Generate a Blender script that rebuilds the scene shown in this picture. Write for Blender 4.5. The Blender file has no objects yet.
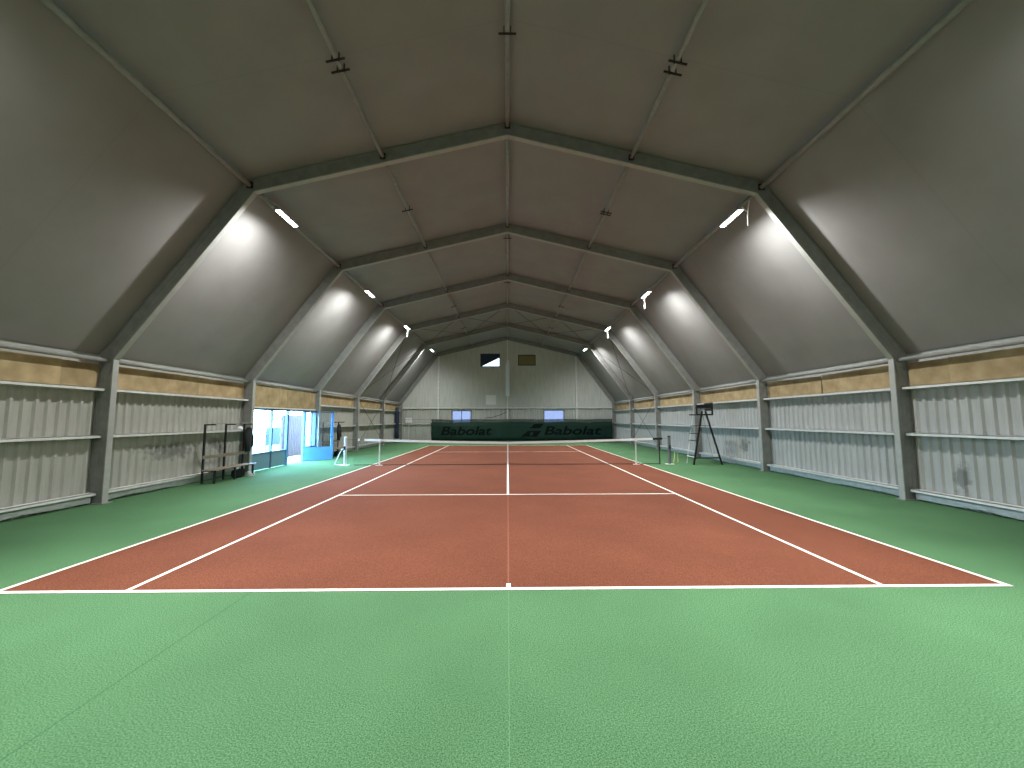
import bpy, bmesh, math, random
from mathutils import Vector, Matrix
random.seed(7)
S = bpy.context.scene
COL = S.collection

# ------------------------------------------------------------------ materials
def mat(name, color, rough=0.6, metal=0.0, noise=0.0, scale=20.0, bump=0.0, spec=0.5, vary=0.0, color2=None, stretch=None):
    m = bpy.data.materials.new(name); m.use_nodes = True
    nt = m.node_tree; n = nt.nodes; l = nt.links
    b = n['Principled BSDF']
    b.inputs['Roughness'].default_value = rough
    b.inputs['Metallic'].default_value = metal
    b.inputs['Specular IOR Level'].default_value = spec
    b.inputs['Base Color'].default_value = (*color, 1)
    out = None
    if noise or bump or vary or color2:
        tc = n.new('ShaderNodeTexCoord')
        vec = tc.outputs['Object']
        if stretch:
            mp = n.new('ShaderNodeMapping'); mp.inputs['Scale'].default_value = stretch
            l.new(vec, mp.inputs['Vector']); vec = mp.outputs['Vector']
        tx = n.new('ShaderNodeTexNoise'); tx.inputs['Scale'].default_value = scale
        tx.inputs['Detail'].default_value = 5
        l.new(vec, tx.inputs['Vector'])
        if noise or color2:
            r = n.new('ShaderNodeValToRGB')
            c2 = color2 or tuple(c * (1 - noise) for c in color)
            c1 = color if color2 else tuple(min(1, c * (1 + noise)) for c in color)
            r.color_ramp.elements[0].position = 0.3; r.color_ramp.elements[1].position = 0.7
            r.color_ramp.elements[0].color = (*c2, 1); r.color_ramp.elements[1].color = (*c1, 1)
            l.new(tx.outputs['Fac'], r.inputs['Fac']); out = r.outputs['Color']
            if vary:
                oi = n.new('ShaderNodeObjectInfo')
                mr = n.new('ShaderNodeMapRange'); mr.inputs['To Min'].default_value = 1 - vary; mr.inputs['To Max'].default_value = 1 + vary
                l.new(oi.outputs['Random'], mr.inputs['Value'])
                mx = n.new('ShaderNodeVectorMath'); mx.operation = 'SCALE'
                l.new(out, mx.inputs[0]); l.new(mr.outputs['Result'], mx.inputs['Scale']); out = mx.outputs['Vector']
            l.new(out, b.inputs['Base Color'])
        if bump:
            bp = n.new('ShaderNodeBump'); bp.inputs['Strength'].default_value = bump; bp.inputs['Distance'].default_value = 0.01
            l.new(tx.outputs['Fac'], bp.inputs['Height']); l.new(bp.outputs['Normal'], b.inputs['Normal'])
    return m

def seam_mask(nt, coord, positions, half):
    """1 inside a thin line at each of the positions along a coordinate."""
    n, l = nt.nodes, nt.links; acc = None
    for p in positions:
        a = n.new('ShaderNodeMath'); a.operation = 'SUBTRACT'; l.new(coord, a.inputs[0]); a.inputs[1].default_value = p
        b = n.new('ShaderNodeMath'); b.operation = 'ABSOLUTE'; l.new(a.outputs[0], b.inputs[0])
        c = n.new('ShaderNodeMath'); c.operation = 'LESS_THAN'; l.new(b.outputs[0], c.inputs[0]); c.inputs[1].default_value = half
        if acc is None: acc = c.outputs[0]
        else:
            d = n.new('ShaderNodeMath'); d.operation = 'MAXIMUM'; l.new(acc, d.inputs[0]); l.new(c.outputs[0], d.inputs[1]); acc = d.outputs[0]
    return acc

def carpet(name, ca, cb, seams, fac=0.55):
    m = bpy.data.materials.new(name); m.use_nodes = True
    nt = m.node_tree; n = nt.nodes; l = nt.links; b = n['Principled BSDF']
    b.inputs['Roughness'].default_value = 0.95; b.inputs['Specular IOR Level'].default_value = 0.15
    tc = n.new('ShaderNodeTexCoord')
    t1 = n.new('ShaderNodeTexNoise'); t1.inputs['Scale'].default_value = 105; t1.inputs['Detail'].default_value = 5; t1.inputs['Roughness'].default_value = 0.72
    t2 = n.new('ShaderNodeTexNoise'); t2.inputs['Scale'].default_value = 0.7; t2.inputs['Detail'].default_value = 4
    for t in (t1, t2): l.new(tc.outputs['Object'], t.inputs['Vector'])
    r = n.new('ShaderNodeValToRGB'); r.color_ramp.elements[0].position = 0.40; r.color_ramp.elements[1].position = 0.60
    r.color_ramp.elements[0].color = (*ca, 1); r.color_ramp.elements[1].color = (*cb, 1)
    l.new(t1.outputs['Fac'], r.inputs['Fac'])
    mr = n.new('ShaderNodeMapRange'); mr.inputs['From Min'].default_value = 0.3; mr.inputs['From Max'].default_value = 0.7
    mr.inputs['To Min'].default_value = 0.9; mr.inputs['To Max'].default_value = 1.1
    l.new(t2.outputs['Fac'], mr.inputs['Value'])
    sc = n.new('ShaderNodeVectorMath'); sc.operation = 'SCALE'
    l.new(r.outputs['Color'], sc.inputs[0]); l.new(mr.outputs['Result'], sc.inputs['Scale'])
    sx = n.new('ShaderNodeSeparateXYZ'); l.new(tc.outputs['Object'], sx.inputs[0])
    last = sc.outputs['Vector']
    for (px, half, *seam_col) in seams:
        mk = seam_mask(nt, sx.outputs['X'], (px,), half)
        ml = n.new('ShaderNodeMath'); ml.operation = 'MULTIPLY'; ml.inputs[1].default_value = fac; l.new(mk, ml.inputs[0])
        mix = n.new('ShaderNodeMix'); mix.data_type = 'RGBA'
        l.new(ml.outputs[0], mix.inputs[0]); l.new(last, mix.inputs[6]); mix.inputs[7].default_value = (*seam_col, 1); last = mix.outputs[2]
    l.new(mix.outputs[2], b.inputs['Base Color'])
    bp = n.new('ShaderNodeBump'); bp.inputs['Strength'].default_value = 0.25; bp.inputs['Distance'].default_value = 0.01
    l.new(t1.outputs['Fac'], bp.inputs['Height']); l.new(bp.outputs['Normal'], b.inputs['Normal'])
    return m

def emis(name, color, strength):
    m = bpy.data.materials.new(name); m.use_nodes = True
    nt = m.node_tree; nt.nodes.clear()
    e = nt.nodes.new('ShaderNodeEmission'); e.inputs[0].default_value = (*color, 1); e.inputs[1].default_value = strength
    o = nt.nodes.new('ShaderNodeOutputMaterial'); nt.links.new(e.outputs[0], o.inputs[0]); return m

def glass(name, tint, glossy=0.08, diffuse=0.0):
    m = bpy.data.materials.new(name); m.use_nodes = True
    nt = m.node_tree; n = nt.nodes; l = nt.links; n.clear()
    t = n.new('ShaderNodeBsdfTransparent'); t.inputs[0].default_value = (*tint, 1)
    g = n.new('ShaderNodeBsdfGlossy'); g.inputs['Roughness'].default_value = 0.05
    mx = n.new('ShaderNodeMixShader'); mx.inputs[0].default_value = glossy
    l.new(t.outputs[0], mx.inputs[1]); l.new(g.outputs[0], mx.inputs[2]); last = mx.outputs[0]
    if diffuse:
        d = n.new('ShaderNodeBsdfTranslucent'); d.inputs[0].default_value = (*tint, 1)
        m2 = n.new('ShaderNodeMixShader'); m2.inputs[0].default_value = diffuse
        l.new(last, m2.inputs[1]); l.new(d.outputs[0], m2.inputs[2]); last = m2.outputs[0]
    o = n.new('ShaderNodeOutputMaterial'); l.new(last, o.inputs[0]); return m

def meshcloth(name, color, see):
    m = bpy.data.materials.new(name); m.use_nodes = True
    nt = m.node_tree; n = nt.nodes; l = nt.links
    b = n['Principled BSDF']; b.inputs['Base Color'].default_value = (*color, 1); b.inputs['Roughness'].default_value = 0.7
    b.inputs['Specular IOR Level'].default_value = 0.2
    t = n.new('ShaderNodeBsdfTransparent'); mx = n.new('ShaderNodeMixShader'); mx.inputs[0].default_value = see
    l.new(b.outputs[0], mx.inputs[1]); l.new(t.outputs[0], mx.inputs[2]); l.new(mx.outputs[0], n['Material Output'].inputs[0])
    return m

def membrane(name):
    m = bpy.data.materials.new(name); m.use_nodes = True
    nt = m.node_tree; n = nt.nodes; l = nt.links; b = n['Principled BSDF']
    b.inputs['Roughness'].default_value = 0.55; b.inputs['Specular IOR Level'].default_value = 0.3
    tc = n.new('ShaderNodeTexCoord')
    t = n.new('ShaderNodeTexNoise'); t.inputs['Scale'].default_value = 1.1; t.inputs['Detail'].default_value = 6
    l.new(tc.outputs['Object'], t.inputs['Vector'])
    r = n.new('ShaderNodeValToRGB'); r.color_ramp.elements[0].position = 0.3; r.color_ramp.elements[1].position = 0.72
    r.color_ramp.elements[0].color = (0.252, 0.241, 0.235, 1); r.color_ramp.elements[1].color = (0.288, 0.277, 0.270, 1)
    l.new(t.outputs['Fac'], r.inputs['Fac'])
    sx = n.new('ShaderNodeSeparateXYZ'); l.new(tc.outputs['Object'], sx.inputs[0])
    mk = seam_mask(nt, sx.outputs['Y'], [-2.9 + 2.505 * k + (0.35 if k % 2 else 0) for k in range(0, 14)], 0.02)
    ml = n.new('ShaderNodeMath'); ml.operation = 'MULTIPLY'; ml.inputs[1].default_value = 0.12; l.new(mk, ml.inputs[0])
    mix = n.new('ShaderNodeMix'); mix.data_type = 'RGBA'
    l.new(ml.outputs[0], mix.inputs[0]); l.new(r.outputs['Color'], mix.inputs[6]); mix.inputs[7].default_value = (0.17, 0.167, 0.16, 1)
    l.new(mix.outputs[2], b.inputs['Base Color'])
    w = n.new('ShaderNodeTexNoise'); w.inputs['Scale'].default_value = 0.8; w.inputs['Detail'].default_value = 2
    l.new(tc.outputs['Object'], w.inputs['Vector'])
    bp = n.new('ShaderNodeBump'); bp.inputs['Strength'].default_value = 0.25; bp.inputs['Distance'].default_value = 0.1
    l.new(w.outputs['Fac'], bp.inputs['Height']); l.new(bp.outputs['Normal'], b.inputs['Normal'])
    return m

def sheet_metal(name, c, stains=()):
    """grey cladding sheet with vertical rain streaks and a few grimy ball-mark patches"""
    m = bpy.data.materials.new(name); m.use_nodes = True
    nt = m.node_tree; n = nt.nodes; l = nt.links; b = n['Principled BSDF']
    b.inputs['Roughness'].default_value = 0.6; b.inputs['Specular IOR Level'].default_value = 0.3
    tc = n.new('ShaderNodeTexCoord')
    mp = n.new('ShaderNodeMapping'); mp.inputs['Scale'].default_value = (3, 3, 0.35); l.new(tc.outputs['Object'], mp.inputs['Vector'])
    t = n.new('ShaderNodeTexNoise'); t.inputs['Scale'].default_value = 2.2; t.inputs['Detail'].default_value = 7; t.inputs['Roughness'].default_value = 0.7
    l.new(mp.outputs[0], t.inputs['Vector'])
    r = n.new('ShaderNodeValToRGB'); r.color_ramp.elements[0].position = 0.3; r.color_ramp.elements[1].position = 0.7
    r.color_ramp.elements[0].color = tuple(x * 0.84 for x in c) + (1,); r.color_ramp.elements[1].color = tuple(min(1, x * 1.1) for x in c) + (1,)
    l.new(t.outputs['Fac'], r.inputs['Fac']); last = r.outputs['Color']
    nz = n.new('ShaderNodeTexNoise'); nz.inputs['Scale'].default_value = 7; nz.inputs['Detail'].default_value = 4; l.new(tc.outputs['Object'], nz.inputs['Vector'])
    for (cx, cy, cz, ry, rz) in stains:
        sub = n.new('ShaderNodeVectorMath'); sub.operation = 'SUBTRACT'; l.new(tc.outputs['Object'], sub.inputs[0]); sub.inputs[1].default_value = (cx, cy, cz)
        mu = n.new('ShaderNodeVectorMath'); mu.operation = 'MULTIPLY'; l.new(sub.outputs[0], mu.inputs[0]); mu.inputs[1].default_value = (0.2, 1 / ry, 1 / rz)
        ln = n.new('ShaderNodeVectorMath'); ln.operation = 'LENGTH'; l.new(mu.outputs[0], ln.inputs[0])
        ad = n.new('ShaderNodeMath'); ad.operation = 'ADD'; l.new(ln.outputs['Value'], ad.inputs[0])
        nm = n.new('ShaderNodeMapRange'); nm.inputs['From Min'].default_value = 0.25; nm.inputs['From Max'].default_value = 0.75; nm.inputs['To Min'].default_value = -0.6; nm.inputs['To Max'].default_value = 0.6
        l.new(nz.outputs['Fac'], nm.inputs['Value']); l.new(nm.outputs['Result'], ad.inputs[1])
        mr = n.new('ShaderNodeMapRange'); mr.inputs['From Min'].default_value = 0.4; mr.inputs['From Max'].default_value = 1.1
        mr.inputs['To Min'].default_value = 0.62; mr.inputs['To Max'].default_value = 0.0; l.new(ad.outputs[0], mr.inputs['Value'])
        mix = n.new('ShaderNodeMix'); mix.data_type = 'RGBA'; l.new(mr.outputs['Result'], mix.inputs[0]); l.new(last, mix.inputs[6]); mix.inputs[7].default_value = (0.09, 0.09, 0.085, 1)
        last = mix.outputs[2]
    l.new(last, b.inputs['Base Color'])
    return m

M = dict(
    green=carpet('green_carpet', (0.024, 0.092, 0.033), (0.124, 0.238, 0.120), ((-2.74, 0.007, 0.03, 0.10, 0.045), (0.0, 0.002, 0.17, 0.30, 0.16), (2.77, 0.002, 0.05, 0.12, 0.06))),
    red=carpet('red_carpet', (0.090, 0.027, 0.014), (0.206, 0.068, 0.037), ((0.0, 0.010, 0.36, 0.14, 0.09),), 0.35),
    line=mat('line_paint', (0.78, 0.77, 0.70), 0.85, noise=0.06, scale=40, spec=0.2),
    membrane=membrane('grey_membrane'),
    flange=mat('pale_flange', (0.38, 0.38, 0.36), 0.5, noise=0.08, scale=6),
    alu=mat('grey_frame', (0.22, 0.22, 0.205), 0.5, noise=0.12, scale=6, spec=0.4),
    tube=mat('galvanised_tube', (0.30, 0.295, 0.28), 0.45, noise=0.12, scale=9, spec=0.4),
    rail=mat('white_rail', (0.72, 0.72, 0.69), 0.55, noise=0.08, scale=8),
    sheetl=sheet_metal('sheet_left', (0.43, 0.42, 0.38), ((-9.2, 6.75, 1.0, 0.95, 0.25), (-9.2, 8.5, 1.08, 0.5, 0.22), (-9.2, 2.4, 0.9, 0.3, 0.2))),
    sheetr=sheet_metal('sheet_right', (0.43, 0.43, 0.415), ((9.2, 11.2, 0.85, 0.32, 0.35), (9.2, 3.7, 0.6, 0.15, 0.35))),
    sheetf=sheet_metal('sheet_far', (0.52, 0.52, 0.48)),
    sheetu=sheet_metal('sheet_far_upper', (0.56, 0.565, 0.535)),
    skirt=mat('white_skirting', (0.62, 0.63, 0.63), 0.6, noise=0.12, scale=7),
    chip=mat('chipboard', (0.46, 0.35, 0.20), 0.85, scale=3.2, color2=(0.29, 0.21, 0.11), vary=0.14, spec=0.15),
    olive=mat('olive_board', (0.20, 0.17, 0.075), 0.8, noise=0.15, scale=12),
    black=mat('black_steel', (0.012, 0.012, 0.014), 0.45, spec=0.4),
    dark=mat('dark_fabric', (0.014, 0.015, 0.019), 0.85, noise=0.2, scale=40),
    brownblack=mat('dark_brown_steel', (0.022, 0.017, 0.015), 0.55, spec=0.3),
    wood=mat('bench_wood', (0.22, 0.175, 0.135), 0.6, noise=0.18, scale=5, stretch=(8, 1, 8)),
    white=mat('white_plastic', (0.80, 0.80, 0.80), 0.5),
    lilac=mat('lilac_paint', (0.60, 0.60, 0.72), 0.45),
    blue=mat('blue_paint', (0.10, 0.30, 0.72), 0.4, noise=0.06, scale=5),
    bluegrey=mat('blue_grey_paint', (0.07, 0.11, 0.18), 0.45),
    bluepanel=mat('dull_blue_panel', (0.16, 0.27, 0.36), 0.5),
    boardblue=mat('board_blue', (0.008, 0.022, 0.055), 0.5),
    screenrail=mat('screen_rail', (0.11, 0.058, 0.060), 0.5),
    navy=mat('navy_cloth', (0.018, 0.03, 0.06), 0.8, noise=0.2, scale=20),
    lavender=mat('lavender_slats', (0.070, 0.036, 0.050), 0.5),
    concrete=mat('pale_concrete', (0.15, 0.12, 0.10), 0.9, noise=0.08, scale=2),
    fence=mat('fence_steel', (0.08, 0.08, 0.09), 0.5),
    net=mat('net_cord', (0.035, 0.04, 0.035), 0.9, spec=0.1),
    cloth=meshcloth('green_windbreak', (0.010, 0.034, 0.023), 0.06),
    clothtop=meshcloth('green_windbreak_hem', (0.020, 0.055, 0.038), 0.45),
    print=mat('dark_print', (0.003, 0.006, 0.005), 0.8, spec=0.1),
    pane=glass('clear_pane', (0.90, 0.96, 1.0), 0.07),
    pane_blue=glass('blue_pane', (0.155, 0.130, 0.145), 0.04, 0.06),
    pane_dimmer=glass('light_dimming_pane', (0.30, 0.25, 0.23), 0.03),
    sunlit_blue=mat('painted_sunlight', (0.76, 0.86, 0.96), 0.4),  # sunlight on the central gable post, put into the colour
    lamp=emis('lamp_face', (1.0, 0.97, 0.90), 26.0),
    housing=mat('lamp_housing', (0.33, 0.33, 0.31), 0.5),
    redmark=mat('red_strap', (0.35, 0.03, 0.03), 0.7),
    postgrey=mat('post_grey', (0.16, 0.16, 0.17), 0.5),
    hedge=mat('hedge_leaves', (0.03, 0.06, 0.03), 0.9, noise=0.4, scale=3),
)

# ------------------------------------------------------------------ mesh builder
class MB:
    def __init__(s): s.v = []; s.f = []
    def poly(s, pts):
        i = len(s.v); s.v += [tuple(p) for p in pts]; s.f.append(tuple(range(i, i + len(pts)))); return s
    def hexa(s, a, b):
        """two quads joined into a closed solid"""
        i = len(s.v); s.v += [tuple(p) for p in a] + [tuple(p) for p in b]; k = len(a)
        s.f.append(tuple(range(i + k - 1, i - 1, -1))); s.f.append(tuple(range(i + k, i + 2 * k)))
        for j in range(k):
            q = (j + 1) % k; s.f.append((i + j, i + q, i + k + q, i + k + j))
        return s
    def box(s, x0, x1, y0, y1, z0, z1):
        return s.hexa([(x0, y0, z0), (x1, y0, z0), (x1, y1, z0), (x0, y1, z0)], [(x0, y0, z1), (x1, y0, z1), (x1, y1, z1), (x0, y1, z1)])
    def bar(s, p, q, w, h, up=(0, 0, 1)):
        p, q = Vector(p), Vector(q); d = (q - p).normalized(); u = Vector(up)
        if abs(d.dot(u)) > 0.98: u = Vector((1, 0, 0))
        r = d.cross(u).normalized() * (w / 2); t = r.cross(d).normalized() * (h / 2)
        c = [(-1, -1), (1, -1), (1, 1), (-1, 1)]
        return s.hexa([p + r * a + t * b for a, b in c], [q + r * a + t * b for a, b in c])
    def tube(s, pts, rad, n=10, cap=True):
        pts = [Vector(p) for p in pts]; i0 = len(s.v); prev = None
        for k, p in enumerate(pts):
            if k == 0: d = pts[1] - pts[0]
            elif k == len(pts) - 1: d = pts[-1] - pts[-2]
            else: d = (pts[k + 1] - p).normalized() + (p - pts[k - 1]).normalized()
            d.normalize()
            if prev is None:
                u = Vector((0, 0, 1)) if abs(d.z) < 0.9 else Vector((1, 0, 0)); a = d.cross(u).normalized()
            else: a = (prev - d * prev.dot(d)).normalized()
            prev = a; b = d.cross(a); r = rad[k] if isinstance(rad, (list, tuple)) else rad
            for j in range(n):
                t = 2 * math.pi * j / n; s.v.append(tuple(p + (a * math.cos(t) + b * math.sin(t)) * r))
        for k in range(len(pts) - 1):
            for j in range(n):
                q = (j + 1) % n; s.f.append((i0 + k * n + j, i0 + k * n + q, i0 + (k + 1) * n + q, i0 + (k + 1) * n + j))
        if cap:
            s.f.append(tuple(range(i0 + n - 1, i0 - 1, -1))); e = i0 + (len(pts) - 1) * n; s.f.append(tuple(range(e, e + n)))
        return s
    def build(s, name, m, parent=None, origin=(0, 0, 0), bevel=0.0, smooth=False):
        me = bpy.data.meshes.new(name); O = Vector(origin)
        me.from_pydata([tuple(Vector(v) - O) for v in s.v], [], s.f); me.update()
        bm = bmesh.new(); bm.from_mesh(me); bmesh.ops.recalc_face_normals(bm, faces=bm.faces)
        if bevel:
            bmesh.ops.bevel(bm, geom=list(bm.edges), offset=bevel, segments=1, affect='EDGES', clamp_overlap=True)
        bm.to_mesh(me); bm.free()
        if smooth:
            for p in me.polygons: p.use_smooth = True
        me.materials.append(M[m] if isinstance(m, str) else m)
        o = bpy.data.objects.new(name, me); COL.objects.link(o)
        if parent is None: o.location = O
        else: o.parent = parent
        return o

def tag(o, label=None, cat=None, group=None, kind=None):
    if label: o['label'] = label
    if cat: o['category'] = cat
    if group: o['group'] = group
    if kind: o['kind'] = kind
    return o
def empty(name, loc=(0, 0, 0), label=None, cat=None, group=None, kind=None):
    o = bpy.data.objects.new(name, None); COL.objects.link(o); o.location = loc; o.empty_display_size = 0.2
    return tag(o, label, cat, group, kind)
def dup(o, loc=None, rz=None, label=None, group=None):
    def cp(x, parent):
        c = x.copy(); COL.objects.link(c)
        if parent is not None: c.parent = parent
        for ch in list(x.children): cp(ch, c)
        return c
    c = cp(o, None)
    if loc is not None: c.location = loc
    if rz is not None: c.rotation_euler[2] = rz
    return tag(c, label, None, group)

# ------------------------------------------------------------------ key dimensions (metres; court centre line x=0, near baseline y=0)
BAY = 5.005
FY = [4.65 + BAY * i for i in range(6)]                # six portal frames, the last one in the far gable
Y_BACK, Y_GABLE = -5.4, 29.80
INNER = [(8.85, 0.0), (8.85, 3.18), (5.92, 7.15), (0.0, 8.58)]
ORD = ['first', 'second', 'third', 'fourth', 'fifth', 'gable']
def offset_line(d):
    """the inner half profile moved outwards by d, with mitred corners"""
    P = [Vector(p) for p in INNER]; nrm = []
    for a, b in zip(P, P[1:]):
        t = (b - a).normalized(); nrm.append(Vector((t.y, -t.x)))
    out = [P[0] + nrm[0] * d]
    for i in (1, 2):
        a, b = nrm[i - 1], nrm[i]; m = (a + b).normalized(); out.append(P[i] + m * (d / m.dot(a)))
    n = nrm[2]; out.append(Vector((0, P[3].y + d / n.y)))
    return out
def roof_z(x, d):
    o = offset_line(d); x = abs(x)
    if x >= o[2].x: a, b = o[1], o[2]
    else: a, b = o[2], o[3]
    return a.y + (b.y - a.y) * (x - a.x) / (b.x - a.x)
def bay_words(i):
    if i == 0: return 'before the first frame'
    if i == 5: return 'between fifth frame and far wall'
    return 'between %s and %s frames' % (ORD[i - 1], ORD[i])
def bay_span(i, gap=0.066):
    return (-0.36 if i == 0 else FY[i - 1] + gap), FY[i] - gap

# ------------------------------------------------------------------ floor
floor = tag(MB().box(-9.3, 9.3, Y_BACK, 29.9, -0.2, 0.0).build('floor', 'green'), kind='structure', label='green needle-punch carpet floor of the hall')
HW = 5.485
MB().box(-HW, HW, 0.0, 23.77, 0.0, 0.003).build('red_court', 'red', floor)
def line(x0, x1, y0, y1): MB().box(x0, x1, y0, y1, 0.002, 0.0055).build('line', 'line', floor)
line(-HW, HW, 0.0, 0.060); line(-HW, HW, 23.70, 23.77)
for s in (-1, 1):
    a, b = sorted((s * HW, s * (HW - 0.052))); line(a, b, 0.060, 23.70)
    a, b = sorted((s * 4.115, s * (4.115 - 0.052))); line(a, b, 0.060, 23.70)
line(-4.063, 4.063, 5.46, 5.51); line(-4.063, 4.063, 18.26, 18.31)
line(-0.027, 0.027, 5.51, 18.26)
line(-0.025, 0.025, 0.060, 0.165); line(-0.025, 0.025, 23.63, 23.70)

# ------------------------------------------------------------------ roof membrane
oa, ob = offset_line(0.345), offset_line(0.365)
prof_in = [(-p.x, p.y) for p in oa[1:]] + [(p.x, p.y) for p in reversed(oa[1:3])]
prof_out = [(-p.x, p.y) for p in ob[1:]] + [(p.x, p.y) for p in reversed(ob[1:3])]
mb = MB()
for k in range(len(prof_in) - 1):
    mb.hexa([(*prof_in[k][:1], Y_BACK, prof_in[k][1]), (prof_in[k + 1][0], Y_BACK, prof_in[k + 1][1]), (prof_out[k + 1][0], Y_BACK, prof_out[k + 1][1]), (prof_out[k][0], Y_BACK, prof_out[k][1])],
            [(prof_in[k][0], 29.9, prof_in[k][1]), (prof_in[k + 1][0], 29.9, prof_in[k + 1][1]), (prof_out[k + 1][0], 29.9, prof_out[k + 1][1]), (prof_out[k][0], 29.9, prof_out[k][1])])
ceil = tag(mb.build('ceiling', 'membrane'), kind='structure', label='grey tensioned membrane roof with four slopes')

# ------------------------------------------------------------------ side walls
PITCH = 0.207
def corr_profile(u0, u1):
    """points (u, d) across a trapezoidal sheet, d towards the room"""
    pts = []; k = math.floor(u0 / PITCH) - 1
    while k * PITCH < u1 + PITCH:
        b = k * PITCH
        pts += [(b, 0), (b + 0.105, 0), (b + 0.135, 0.042), (b + 0.178, 0.042)]
        k += 1
    res = []
    for (a, da), (b, db) in zip(pts, pts[1:]):
        if b <= u0 or a >= u1: continue
        f = lambda u: da + (db - da) * (u - a) / (b - a)
        if not res: res.append((max(a, u0), f(max(a, u0))))
        res.append((min(b, u1), f(min(b, u1))))
    return res
def corr_wall(mb, side, u0, u1, z0, z1, base):
    """side: 'x-' 'x+' walls run along y, 'y+' runs along x"""
    pr = corr_profile(u0, u1)
    def P(u, d, z):
        if side == 'x+': return (base - d, u, z)
        if side == 'x-': return (-(base - d), u, z)
        return (u, base - d, z)
    i = len(mb.v)
    for u, d in pr: mb.v += [P(u, d, z0), P(u, d, z1)]
    for k in range(len(pr) - 1): mb.f.append((i + 2 * k, i + 2 * k + 2, i + 2 * k + 3, i + 2 * k + 1))
D0, D1 = FY[1] + 0.07, FY[2] - 0.07                    # glazed door bay of the left wall
WB = 9.205
mb = MB(); corr_wall(mb, 'x+', Y_BACK, 29.85, 0.0, 2.56, WB); mb.box(9.215, 9.26, Y_BACK, 29.9, -0.1, 3.42)
tag(mb.build('wall_right', 'sheetr'), kind='structure', label='right side wall of ribbed grey sheet')
mb = MB(); corr_wall(mb, 'x-', Y_BACK, FY[1] + 0.02, 0.0, 2.56, WB); corr_wall(mb, 'x-', FY[2] - 0.02, 29.85, 0.0, 2.56, WB)
mb.box(-9.26, -9.215, Y_BACK, D0, -0.1, 3.42); mb.box(-9.26, -9.215, D1, 29.9, -0.1, 3.42); mb.box(-9.26, -9.215, D0, D1, 2.27, 3.42)
tag(mb.build('wall_left', 'sheetl'), kind='structure', label='left side wall of ribbed grey sheet')
tag(MB().box(-9.26, 9.26, Y_BACK - 0.06, Y_BACK, -0.1, 9.1).build('wall_back', 'sheetu'), kind='structure', label='end wall behind the viewer')

for s, side in ((-1, 'left'), (1, 'right')):
    bb = empty('baseboard_' + side, (s * 9.1, 0, 0), kind='structure', label='pale skirting along the %s wall' % side)
    for i in range(6):
        if s < 0 and i == 2: continue
        y0, y1 = bay_span(i, 0.09)
        # a slightly wavy strip of folded sheet
        mb = MB(); n = 24
        for k in range(n):
            a = y0 + (y1 - y0) * k / n; b = y0 + (y1 - y0) * (k + 1) / n
            za = 0.035 + 0.014 * math.sin(a * 2.3 + i) + 0.010 * math.sin(a * 6.1); zb = 0.035 + 0.014 * math.sin(b * 2.3 + i) + 0.010 * math.sin(b * 6.1)
            x0, x1 = s * 9.075, s * 9.10
            mb.hexa([(x0, a, za), (x1, a, za), (x1, a, 0.19), (x0, a, 0.19)], [(x0, b, zb), (x1, b, zb), (x1, b, 0.19), (x0, b, 0.19)])
        mb.build('board', 'skirt', bb, (s * 9.1, 0, 0))

LEVEL = {2.50: 'upper', 1.46: 'middle', 0.215: 'lowest'}
for s, side in ((-1, 'left'), (1, 'right')):
    for i in range(6):
        if s < 0 and i == 2: continue
        y0, y1 = bay_span(i)
        for z, word in LEVEL.items():
            h = 0.036; mb = MB()
            xi, xo = s * 8.985, s * 9.158
            # C shaped rail: front face, top and bottom lips
            mb.box(min(xi, xi + s * 0.02), max(xi, xi + s * 0.02), y0, y1, z - h, z + h)
            mb.box(min(xi, xo), max(xi, xo), y0, y1, z + h - 0.012, z + h)
            mb.box(min(xi, xo), max(xi, xo), y0, y1, z - h, z - h + 0.012)
            tag(mb.build('wall_rail', 'rail', origin=(s * 9.07, (y0 + y1) / 2, z)), 'pale painted %s rail of the %s wall %s' % (word, side, bay_words(i)), 'wall rail', 'rails along the side walls')

# chipboard infill strips under the eaves
def chip(s, y0, y1, z0, z1, label, tilt=0.0, x=9.135):
    mb = MB(); a, b = s * x, s * (x + 0.022)
    mb.hexa([(a, y0, z0), (b, y0, z0), (b, y0, z1 + tilt), (a, y0, z1 + tilt)], [(a, y1, z0), (b, y1, z0), (b, y1, z1 - tilt), (a, y1, z1 - tilt)])
    tag(mb.build('chipboard_panel', 'chip', origin=(s * x, (y0 + y1) / 2, z0)), label, 'chipboard', 'chipboard strips under the eaves')
for s, side in ((-1, 'left'), (1, 'right')):
    for i in range(6):
        y0, y1 = bay_span(i, 0.10); zt = 3.10
        if s < 0 and i == 2:
            chip(s, y0, 12.1, 2.275, zt, 'tall chipboard panel above the two glazed lights left of the doorway', 0, 9.02)
            chip(s, 12.105, y1, 2.275, zt, 'tall chipboard panel above the open blue door', 0, 9.02); continue
        cut = {(-1, 0): y1 - 0.75, (1, 0): y1 - 0.85, (1, 1): 7.1}.get((s, i), (y0 + y1) / 2 + 0.4 * math.sin(3 * i + s))
        w = bay_words(i)
        gap = 0.05 if (s, i) == (1, 1) else 0.004
        t = 0.02 if (s, i) == (1, 1) else 0.004 * math.sin(5 * i + s)
        chip(s, y0, cut - gap / 2, 2.545, zt - 0.02, 'nearer chipboard strip above the %s wall, %s' % (side, w), t)
        chip(s, cut + gap / 2, y1, 2.545, zt - 0.03, 'farther chipboard strip above the %s wall, %s' % (side, w), -t, 9.138)

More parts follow.
